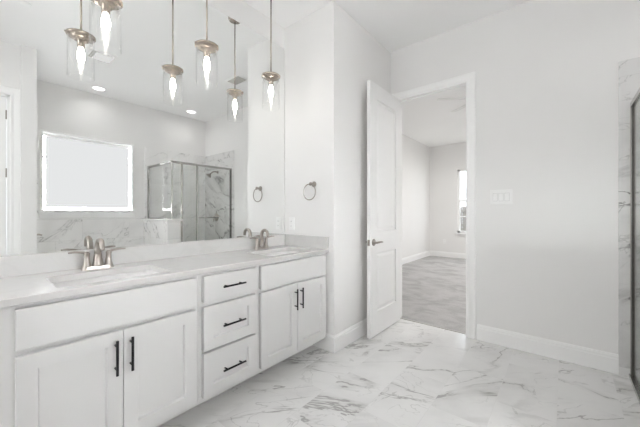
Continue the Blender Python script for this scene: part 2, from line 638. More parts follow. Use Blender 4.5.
struct('baseboard_bedroom_far', b, M['trim'], 'white baseboard below the window of the carpeted room', 'baseboard')
b = nb(); base_y(b, -1.65, -0.59, SX, -1)
struct('baseboard_side', b, M['trim'], 'white baseboard beside the cased side door', 'baseboard')

# ---- casings
CAS = [(0, 0), (0, 0.012), (0.010, 0.017), (0.030, 0.0135), (0.062, 0.018), (0.080, 0.018), (0.086, 0.012), (0.086, 0)]
def casing_y(b, x0, x1, zt, yw, s, z0=0.0, w=0.086):
    """three-sided mitred casing round an opening x0..x1 on a wall y = yw; s = into room"""
    t = bmesh.new()
    def ring(P):
        return [t.verts.new(P(p, q)) for p, q in CAS]
    A = ring(lambda p, q: (x0 - p, yw + s * q, z0))
    B = ring(lambda p, q: (x0 - p, yw + s * q, zt + p))
    C = ring(lambda p, q: (x1 + p, yw + s * q, zt + p))
    D = ring(lambda p, q: (x1 + p, yw + s * q, z0))
    n = len(CAS)
    for a, c in ((A, B), (B, C), (C, D)):
        for i in range(n):
            j = (i + 1) % n
            t.faces.new((a[i], a[j], c[j], c[i]))
    t.faces.new(A); t.faces.new(D)
    bmesh.ops.recalc_face_normals(t, faces=t.faces[:])
    _merge(b, t)
def rotcase(b, fn):
    for v in b.verts:
        v.co = Vector(fn(*v.co))
    bmesh.ops.recalc_face_normals(b, faces=b.faces[:])

b = nb()
casing_y(b, DX0 + 0.004, DX1 - 0.004, DZ - 0.004, YF, -1)
# jamb lining with stops
for x0, x1 in ((DX0 - 0.02, DX0), (DX1, DX1 + 0.02)):
    box(b, x0, x1, YF - 0.002, YW + 0.002, 0, DZ)
box(b, DX0 - 0.02, DX1 + 0.02, YF - 0.002, YW + 0.002, DZ, DZ + 0.02)
box(b, DX0, DX0 + 0.011, YF + 0.040, YF + 0.075, 0, DZ)
box(b, DX1 - 0.011, DX1, YF + 0.040, YF + 0.075, 0, DZ)
box(b, DX0, DX1, YF + 0.040, YF + 0.075, DZ - 0.011, DZ)
struct('trim_1', b, M['trim'], 'white door casing and jamb around the doorway to the carpeted room', 'door frame')
# metal strip at the tile edge
b = nb(); box(b, DX0, DX1, 3.150, 3.172, 0.0, 0.006, 0.001)
struct('trim_2', b, M['vent'], 'thin dark edge strip where tile meets carpet in the doorway', 'threshold')

# ---- open door leaf, standing at a right angle to its wall
DW, DH, DT = 0.663, 2.428, 0.035
dx, dy = -1.397, 3.096
door = thing('door_1', 'open white two-panel door with lever handle against the boxed-out wall', 'door', (dx, dy, 0.0), kind='structure')
b = nb()
MOLD = [(0.004, -0.009), (0.014, -0.012), (0.022, -0.0115), (0.044, -0.002)]
panel_slab(b, DW, DH, DT, [(0.125, DW - 0.115, 0.225, 0.795), (0.125, DW - 0.115, 1.000, DH - 0.147)], MOLD,
           lambda u, v, n: (dx + n, dy - DW + u, 0.012 + v), both=True)
part('door_leaf', b, M['trim'], door)
hz, hy = 0.912, dy - DW + 0.062
for sgn, nx in ((1, dx), (-1, dx - DT)):
    b = nb()
    ax = 'X' if sgn > 0 else '-X'
    lathe(b, [(0, 0), (0.033, 0), (0.033, 0.005), (0.029, 0.009), (0.014, 0.011), (0.011, 0.016), (0.010, 0.040), (0, 0.040)], 24, (nx, hy, hz), ax)
    tube(b, [(nx + sgn * 0.036, hy - 0.008, hz), (nx + sgn * 0.042, hy + 0.012, hz + 0.001), (nx + sgn * 0.044, hy + 0.05, hz + 0.002),
             (nx + sgn * 0.042, hy + 0.09, hz + 0.001), (nx + sgn * 0.036, hy + 0.115, hz - 0.003)], [0.0085, 0.010, 0.0085, 0.0075, 0.006], 10)
    part('door_handle', b, M['nickel'], door)
b = nb(); box(b, dx - DT / 2 - 0.0125, dx - DT / 2 + 0.0125, dy - DW - 0.001, dy - DW + 0.002, hz - 0.028, hz + 0.028, 0.0006)
box(b, dx - DT / 2 - 0.006, dx - DT / 2 + 0.006, dy - DW - 0.009, dy - DW, hz - 0.009, hz + 0.009, 0.002)
part('latch_plate', b, M['nickel'], door)
for z in (0.22, 1.22, 2.24):
    b = nb()
    lathe(b, [(0, -0.048), (0.005, -0.048), (0.0055, -0.044), (0.0055, 0.044), (0.005, 0.048), (0, 0.048)], 12, (dx - DT - 0.003, dy + 0.001, z))
    part('hinge', b, M['nickel'], door)

# ---- door 2 on the side wall (only its casing edge shows in the mirror)
b = nb(); casing_y(b, -0.325, 0.500, 2.45, 0, 1)
rotcase(b, lambda x, y, z: (SX - y, -x, z))
for y0, y1 in ((-0.50, -0.48), (0.305, 0.325)):
    box(b, SX - 0.002, SX + 0.12, y0, y1, 0, 2.45)
box(b, SX - 0.002, SX + 0.12, -0.50, 0.325, 2.43, 2.45)
struct('trim_3', b, M['trim'], 'white casing round the side door at the left edge of the reflection', 'door frame')
d2 = thing('door_2', 'closed white panelled side door at the left edge of the mirror reflection', 'door', (SX + 0.02, 0.30, 0), kind='structure')
b = nb()
panel_slab(b, 0.775, 2.415, 0.035, [(0.12, 0.655, 0.25, 0.84), (0.12, 0.655, 1.03, 2.27)], MOLD,
           lambda u, v, n: (SX + 0.015 - n, 0.302 - u, 0.012 + v))
part('door_leaf', b, M['trim'], d2)
for z in (0.22, 1.62, 2.24):
    b = nb()
    lathe(b, [(0, -0.048), (0.006, -0.048), (0.006, 0.048), (0, 0.048)], 12, (SX + 0.006, 0.300, z))
    part('hinge', b, M['nickel'], d2)

# ---- window over the tub: casing, sill, frame, glowing shade
win = thing('window_1', 'wide white framed window with a backlit pale shade seen in the mirror', 'window', (XR, 1.252, 1.2), kind='structure')
b = nb()
for y0, y1 in ((0.685, WY0 + 0.004), (WY1 - 0.004, 1.820)):
    box(b, XR - 0.018, XR, y0, y1, 1.215, 2.335, 0.003)
box(b, XR - 0.020, XR, 0.680, 1.825, WZ1 - 0.004, 2.338, 0.003)
part('window_casing', b, M['trim'], win)
b = nb()
box(b, XR - 0.045, XR + 0.05, 0.650, 1.855, 1.198, 1.226, 0.004)
box(b, XR - 0.016, XR, 0.670, 1.835, 1.120, 1.198, 0.003)
part('window_sill', b, M['trim'], win)
b = nb()
for y0, y1 in ((WY0, WY0 + 0.012), (WY1 - 0.012, WY1)):
    box(b, XR - 0.004, XR + 0.14, y0, y1, 1.226, WZ1)
box(b, XR - 0.004, XR + 0.14, WY0, WY1, WZ1 - 0.012, WZ1)
for y0, y1 in ((WY0 + 0.012, WY0 + 0.018), (WY1 - 0.018, WY1 - 0.012)):
    box(b, XR + 0.09, XR + 0.13, y0, y1, 1.226, WZ1 - 0.012)
box(b, XR + 0.04, XR + 0.14, WY0, WY1, 1.212, 1.236)
box(b, XR + 0.09, XR + 0.13, WY0, WY1, 1.965, 2.0)
part('window_frame', b, M['trim'], win)
b = nb(); box(b, XR + 0.132, XR + 0.136, WY0 + 0.012, WY1 - 0.012, 1.236, WZ1 - 0.012)
part('pane', b, M['daylit'], win)
b = nb(); box(b, XR + 0.052, XR + 0.054, WY0 + 0.038, WY1 - 0.038, 1.268, WZ1 - 0.05)
box(b, XR + 0.047, XR + 0.059, WY0 + 0.038, WY1 - 0.038, 1.268, 1.280, 0.002)
part('shade', b, M['shade'], win, 'pale translucent shade drawn over the whole window')
b = nb(); box(b, XR + 0.035, XR + 0.075, WY0 + 0.016, WY1 - 0.016, WZ1 - 0.050, WZ1 - 0.014, 0.004)
part('shade_headrail', b, M['trim'], win)

# ---- glowing window added behind the viewpoint as unseen fill light
BX0, BX1, BZ0, BZ1 = -2.03, -1.25, 0.95, 2.35
w3 = thing('fill_window', 'added glowing fill window behind the viewpoint, out of view', 'window', (-1.64, -1.65, BZ0), kind='structure')
b = nb()
for x0, x1 in ((BX0 - 0.07, BX0), (BX1, BX1 + 0.07), (-1.665, -1.615)):
    box(b, x0, x1, -1.65, -1.628, BZ0 - 0.07, BZ1 + 0.07, 0.003)
box(b, BX0, BX1, -1.65, -1.628, BZ1, BZ1 + 0.07, 0.003)
box(b, BX0, BX1, -1.65, -1.628, BZ0 - 0.07, BZ0, 0.003)
part('window_frame', b, M['trim'], w3)
b = nb(); box(b, BX0, BX1, -1.648, -1.640, BZ0, BZ1)
part('pane', b, M['fill_glow'], w3)

# ---- marble: shower back, splash under window, far wall strip
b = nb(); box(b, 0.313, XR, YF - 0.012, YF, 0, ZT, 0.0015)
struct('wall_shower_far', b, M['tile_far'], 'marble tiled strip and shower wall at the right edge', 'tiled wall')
b = nb(); box(b, XR - 0.012, XR, 1.990, YF - 0.012, 0, ZT, 0.0015)
struct('wall_shower_right', b, M['tile_right'], 'marble tiled shower wall seen through the glass in the mirror', 'tiled wall')
b = nb(); box(b, XR - 0.012, XR, 0.530, 1.990, 0.0, 1.105, 0.0015)
struct('trim_4', b, M['tile_right'], 'marble tile band below the tub window', 'tile splash')
b = nb(); box(b, 0.375, XR - 0.012, 1.970, 2.170, 0, 1.065)
hw = struct('wall_half', b, M['tile_half'], 'marble clad half wall between the tub and the shower', 'half wall')
b = nb(); box(b, 0.345, XR - 0.012, 1.945, 2.195, 1.065, 1.092, 0.004)
struct('trim_5', b, M['tile_cap'], 'pale stone cap on the half wall under the shower glass', 'wall cap')

# ---- bedroom window
w2 = thing('window_2', 'tall white sash window with grilles in the room beyond the doorway', 'window', ((BWX0 + BWX1) / 2, 8.26, BWZ0), kind='structure')
b = nb()
for x0, x1 in ((BWX0, BWX0 + 0.06), (BWX1 - 0.06, BWX1)):
    box(b, x0, x1, 8.29, 8.35, BWZ0, BWZ1, 0.003)
box(b, BWX0, BWX1, 8.29, 8.35, BWZ1 - 0.045, BWZ1, 0.003)
box(b, BWX0, BWX1, 8.29, 8.35, BWZ0, BWZ0 + 0.05, 0.003)
box(b, BWX0, BWX1, 8.285, 8.35, 1.475, 1.530, 0.003)
part('window_frame', b, M['trim'], w2)
b = nb()
for k in (1, 2):
    x = BWX0 + 0.045 + (BWX1 - BWX0 - 0.09) * k / 3.0
    box(b, x - 0.009, x + 0.009, 8.312, 8.326, BWZ0 + 0.05, 1.475)
box(b, BWX0 + 0.045, BWX1 - 0.045, 8.312, 8.326, 1.085, 1.105)
part('muntin', b, M['trim'], w2)
b = nb(); box(b, BWX0 + 0.045, BWX1 - 0.045, 8.330, 8.334, BWZ0 + 0.05, BWZ1 - 0.045)
part('pane', b, M['glass'], w2)
b = nb(); box(b, BWX0 - 0.05, BWX1 + 0.05, 8.20, 8.30, BWZ0 - 0.028, BWZ0, 0.004)
box(b, BWX0 - 0.03, BWX1 + 0.03, 8.245, 8.26, BWZ0 - 0.10, BWZ0 - 0.028, 0.003)
part('window_sill', b, M['trim'], w2)

# ---- outside: lawn, fence, neighbour wall
b = nb(); box(b, -14, 12, 8.6, 30, -0.5, -0.25)
struct('ground', b, M['ground'], 'dry lawn outside the far window', 'ground')
fence = thing('fence', 'weathered brown board fence outside the far window', 'fence', (-2.5, 13.0, -0.25))
b = nb()
for k in range(60):
    x = -8.0 + k * 0.15
    box(b, x, x + 0.142, 13.0, 13.02, -0.25, 1.42 + 0.01 * (k % 3), 0.002, 1)
part('board_panel', b, M['fence'], fence)
b = nb()
for z in (0.05, 0.65, 1.22):
    box(b, -8.0, 1.0, 12.955, 13.0, z, z + 0.09)
part('rail', b, M['fence'], fence)

# ---------------------------------------------------------------- mirror
mir = nb(); box(mir, XM, XM + 0.005, 0.02, YB - 0.012, 0.985, 2.802)
mo = obj('mirror', mir, None, None, [M['mirror_edge'], M['mirror']])
for p in mo.data.polygons:
    p.material_index = 1 if p.normal.x > 0.9 else 0
tag(mo, 'large frameless wall mirror above the double vanity', 'mirror')

# ---------------------------------------------------------------- vanity
FX, PX = -1.602, -1.573       # face frame plane, door front plane
ZB, ZTOP = 0.105, 0.848
VB = XM                       # cabinet back

def bar_pull(parent, y, z, vertical):
    b = nb()
    x = PX + 0.030
    L = 0.078
    if vertical:
        tube(b, [(x, y, z - L), (x, y, z + L)], 0.0058, 10)
        for k in (-0.052, 0.052):
            tube(b, [(PX, y, z + k), (x, y, z + k)], 0.0048, 8)
    else:
        tube(b, [(x, y - L, z), (x, y + L, z)], 0.0058, 10)
        for k in (-0.052, 0.052):
            tube(b, [(PX, y + k, z), (x, y + k, z)], 0.0048, 8)
    return part('handle', b, M['black'], parent, 'matte black bar pull')

SHAKER = [(0.0055, -0.014)]
def front(name, parent, y0, y1, z0, z1, shaker, mid=None):
    """a door or drawer front lying on the face frame"""
    b = nb()
    w, h = y1 - y0, z1 - z0
    pan = [(0.060, w - 0.060, 0.060, h - 0.060)] if shaker else []
    panel_slab(b, w, h, PX - FX - 0.0005, pan, SHAKER if shaker else [], lambda u, v, n: (PX + n, y0 + u, z0 + v))
    return part(name, b, M['cabinet'], parent)

def cab_body(name, parent, y0, y1, stiles, rails):
    """carcass box behind an open face frame of stiles (y ranges) and rails (y0,y1,z0,z1)"""
    b = nb()
    box(b, VB + 0.004, FX - 0.018, y0, y1, ZB, ZB + 0.018)
    box(b, VB + 0.004, FX - 0.018, y0, y0 + 0.016, ZB, ZTOP)
    box(b, VB + 0.004, FX - 0.018, y1 - 0.016, y1, ZB, ZTOP)
    box(b, VB + 0.004, VB + 0.012, y0, y1, ZB, ZTOP)
    for a, c in stiles:
        box(b, FX - 0.018, FX, a, c, ZB, ZTOP, 0.0008, 1)
    for a, c, z0, z1 in rails:
        box(b, FX - 0.018, FX, a, c, z0, z1, 0.0008, 1)
    part(name, b, M['cabinet'], parent)
    b = nb(); box(b, -1.765, -1.747, y0, y1, 0.0, ZB)
    box(b, VB + 0.05, -1.765, y0 + 0.001, y0 + 0.017, 0.0, ZB)
    box(b, VB + 0.05, -1.765, y1 - 0.017, y1 - 0.001, 0.0, ZB)
    part('toe_kick', b, M['toe'], parent)

# left sink base
c1 = thing('vanity_cabinet', 'white double-door sink cabinet under the left basin, nearest the viewer', 'cabinet', (-1.85, 0.455, 0))
cab_body('body', c1, 0.055, 0.850, [(0.055, 0.145), (0.808, 0.850)], [(0.145, 0.808, 0.815, ZTOP), (0.145, 0.808, 0.640, 0.690), (0.145, 0.808, ZB, 0.155)])
front('false_front', c1, 0.127, 0.826, 0.676, 0.832, False)
d = front('cabinet_door', c1, 0.127, 0.4745, 0.138, 0.653, True); bar_pull(d, 0.444, 0.541, True)
d = front('cabinet_door', c1, 0.4775, 0.826, 0.138, 0.653, True); bar_pull(d, 0.505, 0.541, True)
# drawer stack
c2 = thing('drawer_cabinet', 'white three-drawer cabinet between the two sink cabinets', 'cabinet', (-1.85, 1.0575, 0))
cab_body('body', c2, 0.851, 1.264, [(0.851, 0.890), (1.226, 1.264)], [(0.89, 1.226, 0.815, ZTOP), (0.89, 1.226, 0.650, 0.690), (0.89, 1.226, 0.380, 0.412), (0.89, 1.226, ZB, 0.155)])
for z0, z1, sh, hzz in ((0.684, 0.832, False, 0.757), (0.404, 0.655, True, 0.528), (0.138, 0.389, True, 0.262)):
    d = front('drawer', c2, 0.873, 1.244, z0, z1, sh)
    bar_pull(d, 1.060, hzz, False)
# right sink base
c3 = thing('vanity_cabinet', 'white double-door sink cabinet under the right basin, beside the wall corner', 'cabinet', (-1.85, 1.645, 0))
cab_body('body', c3, 1.265, 2.022, [(1.265, 1.302), (1.972, 2.022)], [(1.302, 1.972, 0.815, ZTOP), (1.302, 1.972, 0.640, 0.690), (1.302, 1.972, ZB, 0.155)])
front('false_front', c3, 1.286, 1.988, 0.676, 0.832, False)
d = front('cabinet_door', c3, 1.286, 1.6355, 0.138, 0.653, True); bar_pull(d, 1.607, 0.541, True)
d = front('cabinet_door', c3, 1.6385, 1.988, 0.138, 0.653, True); bar_pull(d, 1.668, 0.541, True)

# countertop with two basin cut-outs
CX0, CX1, CZ0, CZ1 = XM + 0.0005, -1.570, 0.849, 0.880
SK = [(0.255, 0.725), (1.425, 1.895)]
SX0, SX1 = -1.945, -1.635
ct = thing('countertop', 'white quartz countertop running under the mirror over all the cabinets', 'countertop', (-1.85, 1.03, 0.88))
def rrect(x0, x1, y0, y1, r, n=6):
    pts = []
    for cx, cy, a0 in ((x1 - r, y1 - r, 0), (x0 + r, y1 - r, PI / 2), (x0 + r, y0 + r, PI), (x1 - r, y0 + r, 1.5 * PI)):
        for i in range(n + 1):
            a = a0 + PI / 2 * i / n
            pts.append((cx + r * math.cos(a), cy + r * math.sin(a)))
    return pts
b = nb()
def slab_part(x0, x1, y0, y1):
    box(b, x0, x1, y0, y1, CZ0, CZ1)
# surface of the slab: outer rectangle split in spans; around each basin a ring of quads
def counter_mesh(b):
    t = bmesh.new()
    ys = [0.045, 0.20, 0.78, 1.37, 1.95, YB - 0.001]
    e = 0.003
    def quad(p):
        t.faces.new([t.verts.new(x) for x in p])
    xf = CX1 - e
    for i, (y0, y1) in enumerate(zip(ys[:-1], ys[1:])):
        if i in (1, 3):
            s0, s1 = SK[0] if i == 1 else SK[1]
            inner = rrect(SX0, SX1, s0, s1, 0.035)
            cx, cy = (SX0 + SX1) / 2, (s0 + s1) / 2
            outer = []
            for (px, py) in inner:
                ddx, ddy = px - cx, py - cy
                k = min(((xf if ddx > 0 else CX0) - cx) / ddx if abs(ddx) > 1e-6 else 1e9, ((y1 if ddy > 0 else y0) - cy) / ddy if abs(ddy) > 1e-6 else 1e9)
                outer.append((cx + ddx * k, cy + ddy * k))
            # snap the nearest outer point to each rectangle corner
            for cn in ((xf, y1), (CX0, y1), (CX0, y0), (xf, y0)):
                j = min(range(len(outer)), key=lambda q: (outer[q][0] - cn[0]) ** 2 + (outer[q][1] - cn[1]) ** 2)
                outer[j] = cn
            n = len(inner)
            for j in range(n):
                l = (j + 1) % n
                for z in (CZ1, CZ0):
                    quad([(*inner[j], z), (*inner[l], z), (*outer[l], z), (*outer[j], z)])
                quad([(*inner[j], CZ0), (*inner[l], CZ0), (*inner[l], CZ1), (*inner[j], CZ1)])
        else:
            for z in (CZ1, CZ0):
                quad([(CX0, y0, z), (xf, y0, z), (xf, y1, z), (CX0, y1, z)])
    y0, y1 = ys[0], ys[-1]
    quad([(xf, y0, CZ1), (xf, y1, CZ1), (CX1, y1, CZ1 - e), (CX1, y0, CZ1 - e)])
    quad([(CX1, y0, CZ1 - e), (CX1, y1, CZ1 - e), (CX1, y1, CZ0 + e), (CX1, y0, CZ0 + e)])
    quad([(CX1, y0, CZ0 + e), (CX1, y1, CZ0 + e), (xf, y1, CZ0), (xf, y0, CZ0)])
    for y in (y0, y1):
        t.faces.new([t.verts.new(p) for p in ((CX0, y, CZ0), (xf, y, CZ0), (CX1, y, CZ0 + e), (CX1, y, CZ1 - e), (xf, y, CZ1), (CX0, y, CZ1))])
    quad([(CX0, y0, CZ0), (CX0, y1, CZ0), (CX0, y1, CZ1), (CX0, y0, CZ1)])
    bmesh.ops.remove_doubles(t, verts=t.verts[:], dist=1e-5)
    bmesh.ops.recalc_face_normals(t, faces=t.faces[:])
    _merge(b, t)
counter_mesh(b)
part('slab', b, M['quartz'], ct)
b = nb(); box(b, CX0, CX0 + 0.020, 0.045, YB - 0.001, CZ1, 0.983, 0.002)
part('backsplash', b, M['quartz'], ct)
b = nb(); box(b, CX0 + 0.020, CX1, YB - 0.021, YB - 0.001, CZ1, 0.983, 0.002)
part('side_splash', b, M['quartz'], ct)

# sinks
def make_sink(s0, s1, label):
    t = thing('sink', label, 'sink', ((SX0 + SX1) / 2, (s0 + s1) / 2, 0.72))
    b = nb()
    levels = [(0.0, CZ0 - 0.0005, 0.036), (0.002, CZ0 - 0.04, 0.04), (0.010, CZ0 - 0.10, 0.05), (0.030, CZ0 - 0.125, 0.06), (0.07, CZ0 - 0.138, 0.06)]
    g = 0.004
    rings = []
    for off, z, r in [(-0.03, CZ0 - 0.0005, 0.04)] + levels:
        rings.append([b.verts.new((x, y, z)) for x, y in rrect(SX0 + off - g, SX1 - off + g, s0 + off - g, s1 - off + g, r)])
    n = len(rings[0])
    for a, c in zip(rings[:-1], rings[1:]):
        for i in range(n):
            j = (i + 1) % n
            f = b.faces.new((a[i], a[j], c[j], c[i])); f.smooth = True
    cx, cy = (SX0 + SX1) / 2, (s0 + s1) / 2
    low = [b.verts.new((cx + 0.022 * math.cos(2 * PI * i / n + 0.75), cy + 0.022 * math.sin(2 * PI * i / n + 0.75), CZ0 - 0.142)) for i in range(n)]
    # match start angle of the rounded rectangle (it starts at angle ~0 on the +x side)
    best = min(range(n), key=lambda k: sum((low[(i + k) % n].co - rings[-1][i].co).length for i in range(n)))
    low = [low[(i + best) % n] for i in range(n)]
    for i in range(n):
        j = (i + 1) % n
        f = b.faces.new((rings[-1][i], rings[-1][j], low[j], low[i])); f.smooth = True
    b.faces.new(low)
    bmesh.ops.recalc_face_normals(b, faces=b.faces[:])
    bmesh.ops.reverse_faces(b, faces=b.faces[:]) if b.faces[0].normal.z < 0 else None
    o = part('basin', b, M['ceramic'], t)
    md = o.modifiers.new('thick', 'SOLIDIFY'); md.thickness = 0.006; md.offset = -1
    b = nb()
    lathe(b, [(0, 0.0), (0.021, 0.0), (0.021, 0.003), (0.016, 0.004), (0.014, 0.008), (0, 0.009)], 24, (cx, cy, CZ0 - 0.1415))
    part('drain', b, M['nickel'], t)
    return t
make_sink(*SK[0], 'left rectangular undermount sink, the one nearest the viewer')
make_sink(*SK[1], 'right rectangular undermount sink, nearest the wall corner')

# faucets
def make_faucet(yc, label):
    xc = -2.034
    z0 = CZ1
    t = thing('faucet', label, 'faucet', (xc, yc, z0), 'vanity faucets')
    b = nb()
    # oblong deck plate, two steps
    for r, za, zb in ((0.029, 0.0, 0.008), (0.025, 0.008, 0.018)):
        pts = rrect(xc - r, xc + r, yc - 0.078 + (0.029 - r), yc + 0.078 - (0.029 - r), r * 0.98, 8)
        A = [b.verts.new((x, y, z0 + za)) for x, y in pts]
        B = [b.verts.new((xc + (x - xc) * 0.94, yc + (y - yc) * 0.985, z0 + zb)) for x, y in pts]
        n = len(pts)
        for i in range(n):
            j = (i + 1) % n
            b.faces.new((A[i], A[j], B[j], B[i]))
        b.faces.new(A[::-1]); b.faces.new(B)
    bmesh.ops.recalc_face_normals(b, faces=b.faces[:])
    part('deck_plate', b, M['nickel'], t)
    b = nb()
    lathe(b, [(0.0, 0.016), (0.028, 0.016), (0.0265, 0.026), (0.0225, 0.042), (0.0195, 0.064), (0.0182, 0.085), (0.0, 0.085)], 20, (xc, yc, z0))
    path = [(xc, yc, z0 + 0.07), (xc + 0.0005, yc, z0 + 0.105)]
    R = 0.041
    for k in range(13):
        a = PI - k * (PI * 1.02) / 12
        path.append((xc + R + R * math.cos(a), yc, z0 + 0.122 + R * math.sin(a)))
    path.append((xc + 2 * R + 0.001, yc, z0 + 0.108))
    rr = [0.0185, 0.0165] + [0.0155 - 0.0035 * k / 12 for k in range(13)] + [0.0122]
    tube(b, path, rr, 14)
    part('spout', b, M['nickel'], t)
    for s in (-1, 1):
        yy = yc + s * 0.0505
        b = nb()
        lathe(b, [(0, 0.016), (0.0215, 0.016), (0.0205, 0.022), (0.0165, 0.034), (0.0135, 0.062), (0.0125, 0.078), (0.0145, 0.083), (0.0140, 0.092), (0.006, 0.099), (0, 0.100)], 20, (xc, yy, z0))
        tube(b, [(xc, yy, z0 + 0.092), (xc + 0.004, yy + s * 0.025, z0 + 0.099), (xc + 0.008, yy + s * 0.055, z0 + 0.103), (xc + 0.012, yy + s * 0.082, z0 + 0.102)],
             [0.0070, 0.0068, 0.0062, 0.0050], 10)
        part('lever', b, M['nickel'], t)
    return t
make_faucet(0.490, 'brushed nickel two-lever faucet behind the left sink, nearest the viewer')
make_faucet(1.665, 'brushed nickel two-lever faucet behind the right sink, near the wall corner')

# ---------------------------------------------------------------- pendants
def make_pendant(x, y, label):
    t = thing('pendant_lamp', label, 'pendant lamp', (x, y, H), 'glass pendant lamps over the vanity')
    b = nb()
    lathe(b, [(0, 0), (0.060, 0), (0.060, -0.012), (0.054, -0.022), (0.012, -0.025), (0.009, -0.036), (0, -0.036)], 28, (x, y, H))
    part('canopy', b, M['pend_nickel'], t)
    zc = 2.320                                   # top of the cap
    b = nb()
    tube(b, [(x, y, H - 0.03), (x, y, zc + 0.02)], 0.0052, 10)
    lathe(b, [(0, 0.03), (0.0085, 0.03), (0.0085, 0.0), (0, 0.0)], 14, (x, y, zc))
    part('rod', b, M['pend_nickel'], t)
    b = nb()
    lathe(b, [(0, 0.006), (0.072, 0.006), (0.0760, 0.003), (0.0760, -0.006), (0.0730, -0.009), (0.052, -0.009), (0.052, -0.021), (0.049, -0.023), (0.034, -0.023), (0.030, -0.024), (0.030, -0.034), (0, -0.034)], 36, (x, y, zc))
    part('cap', b, M['pend_nickel'], t)
    for k in range(3):
        a = 2 * PI * k / 3 + 0.5
        b = nb()
        lathe(b, [(0, 0), (0.003, 0), (0.003, 0.006), (0.005, 0.006), (0.005, 0.010), (0, 0.011)], 12)
        bmesh.ops.rotate(b, verts=b.verts[:], cent=(0, 0, 0), matrix=Matrix.Rotation(PI / 2, 3, 'Y'))
        bmesh.ops.rotate(b, verts=b.verts[:], cent=(0, 0, 0), matrix=Matrix.Rotation(a, 3, 'Z'))
        bmesh.ops.translate(b, verts=b.verts[:], vec=(x + 0.073 * math.cos(a), y + 0.073 * math.sin(a), zc - 0.005))
        part('thumb_screw', b, M['pend_nickel'], t)
    b = nb()
    lathe(b, [(0, -0.030), (0.024, -0.030), (0.024, -0.038), (0.020, -0.040), (0.020, -0.068), (0.018, -0.074), (0, -0.074)], 24, (x, y, zc))
    part('socket', b, M['pend_nickel'], t)
    b = nb()
    lathe(b, [(0.0115, -0.072), (0.0125, -0.082), (0.0165, -0.098), (0.0208, -0.115), (0.0215, -0.130), (0.0190, -0.147), (0.0135, -0.165), (0.0085, -0.184), (0.0065, -0.202), (0.0050, -0.214), (0, -0.217)], 20, (x, y, zc))
    part('bulb', b, M['bulb'], t)
    b = nb()
    lathe(b, [(0.0700, -0.009), (0.0700, -0.262), (0.0688, -0.265), (0.0672, -0.262), (0.0672, -0.009)], 48, (x, y, zc), closed=True)
    part('glass_shade', b, M['glass'], t)
    return t
make_pendant(-1.862, 0.482, 'clear glass cylinder pendant with glowing bulb, nearest the viewer over the left sink')
make_pendant(-1.862, 1.054, 'clear glass cylinder pendant with glowing bulb, middle one over the drawers')
make_pendant(-1.862, 1.622, 'clear glass cylinder pendant with glowing bulb, farthest one near the wall corner')

# ---------------------------------------------------------------- recessed lights, reflected ones and added fill
def make_can(x, y, z, label, power=None, spread=PI * 0.93):
    t = thing('recessed_light', label, 'ceiling light', (x, y, z), 'recessed ceiling lights')
    b = nb()
    lathe(b, [(0.093, 0.0), (0.093, -0.004), (0.086, -0.008), (0.074, -0.009), (0.070, -0.004), (0.070, 0.0)], 32, (x, y, z), closed=True)
    part('trim_ring', b, M['trim'], t)
    b = nb()
    lathe(b, [(0, -0.001), (0.071, -0.001), (0.071, -0.0045), (0, -0.0045)], 32, (x, y, z))
    part('lens', b, M['lens'], t)
    l = area_lamp('can_light', (0, 0, -0.012), (0, 0, 0), 0.13, 0.13, power or CAN_POWER, CAN_COLOR, spread, 'DISK', t)
    return t
make_can(1.00, 1.27, H, 'round recessed ceiling light reflected over the tub window', 0.35, PI * 0.8)
make_can(0.93, 2.62, H, 'round recessed ceiling light reflected above the shower', 0.35, PI * 0.8)
make_can(-0.85, -0.75, H, 'added recessed fill light, unseen behind the viewpoint on the vanity side')  # this and the next three are added out of view as fill
make_can(-0.10, -0.45, H, 'added recessed fill light, unseen behind the viewpoint by the side door')
make_can(-0.10, -1.20, H, 'added recessed fill light, unseen behind the viewpoint in the corner by the side wall')
make_can(-1.55, -1.10, H, 'added recessed fill light, unseen behind the viewpoint in the corner on the vanity side')
for x, y, lb in ((0.6, 4.6, 'added unseen fill light in the carpeted room nearest the doorway'), (-0.9, 6.6, 'added unseen fill light in the carpeted room nearest its far wall')):
    make_can(x, y, H, lb, 10.5)  # both added out of view to brighten the carpeted room

# ---- ceiling vents
def make_vent(x, y, sx, sy, name, label, cat):
    t = thing(name, label, cat, (x, y, H))
    b = nb()
    box(b, x - sx / 2, x + sx / 2, y - sy / 2, y - sy / 2 + 0.022, H - 0.010, H, 0.002)
    box(b, x - sx / 2, x + sx / 2, y + sy / 2 - 0.022, y + sy / 2, H - 0.010, H, 0.002)
    box(b, x - sx / 2, x - sx / 2 + 0.022, y - sy / 2 + 0.02, y + sy / 2 - 0.02, H - 0.010, H, 0.002)
    box(b, x + sx / 2 - 0.022, x + sx / 2, y - sy / 2 + 0.02, y + sy / 2 - 0.02, H - 0.010, H, 0.002)
    part('frame', b, M['trim'], t)
    b = nb()
    n = int((sy - 0.05) / 0.018)
    for k in range(n):
        yy = y - sy / 2 + 0.028 + k * 0.018
        prism(b, [(yy, H - 0.002), (yy + 0.002, H - 0.002), (yy + 0.012, H - 0.009), (yy + 0.010, H - 0.009)], x - sx / 2 + 0.02, x + sx / 2 - 0.02, lambda p, q, a: (a, p, q))
    part('louver', b, M['vent'], t)
    return t
make_vent(-0.78, 2.40, 0.30, 0.20, 'ceiling_vent', 'grey louvred air register on the ceiling, reflected beside the far pendant', 'vent')
ef = make_vent(-0.09, 1.03, 0.26, 0.26, 'exhaust_fan', 'square exhaust fan with a light, reflected on the ceiling behind the near pendant', 'vent')
b = nb(); box(b, -0.19, 0.01, 0.96, 1.13, H - 0.013, H - 0.009, 0.001)
part('light_panel', b, M['panel_light'], ef)
b = nb(); lathe(b, [(0, 0), (0.038, 0), (0.038, -0.003), (0.034, -0.005), (0, -0.005)], 24, (-0.63, 0.35, H))
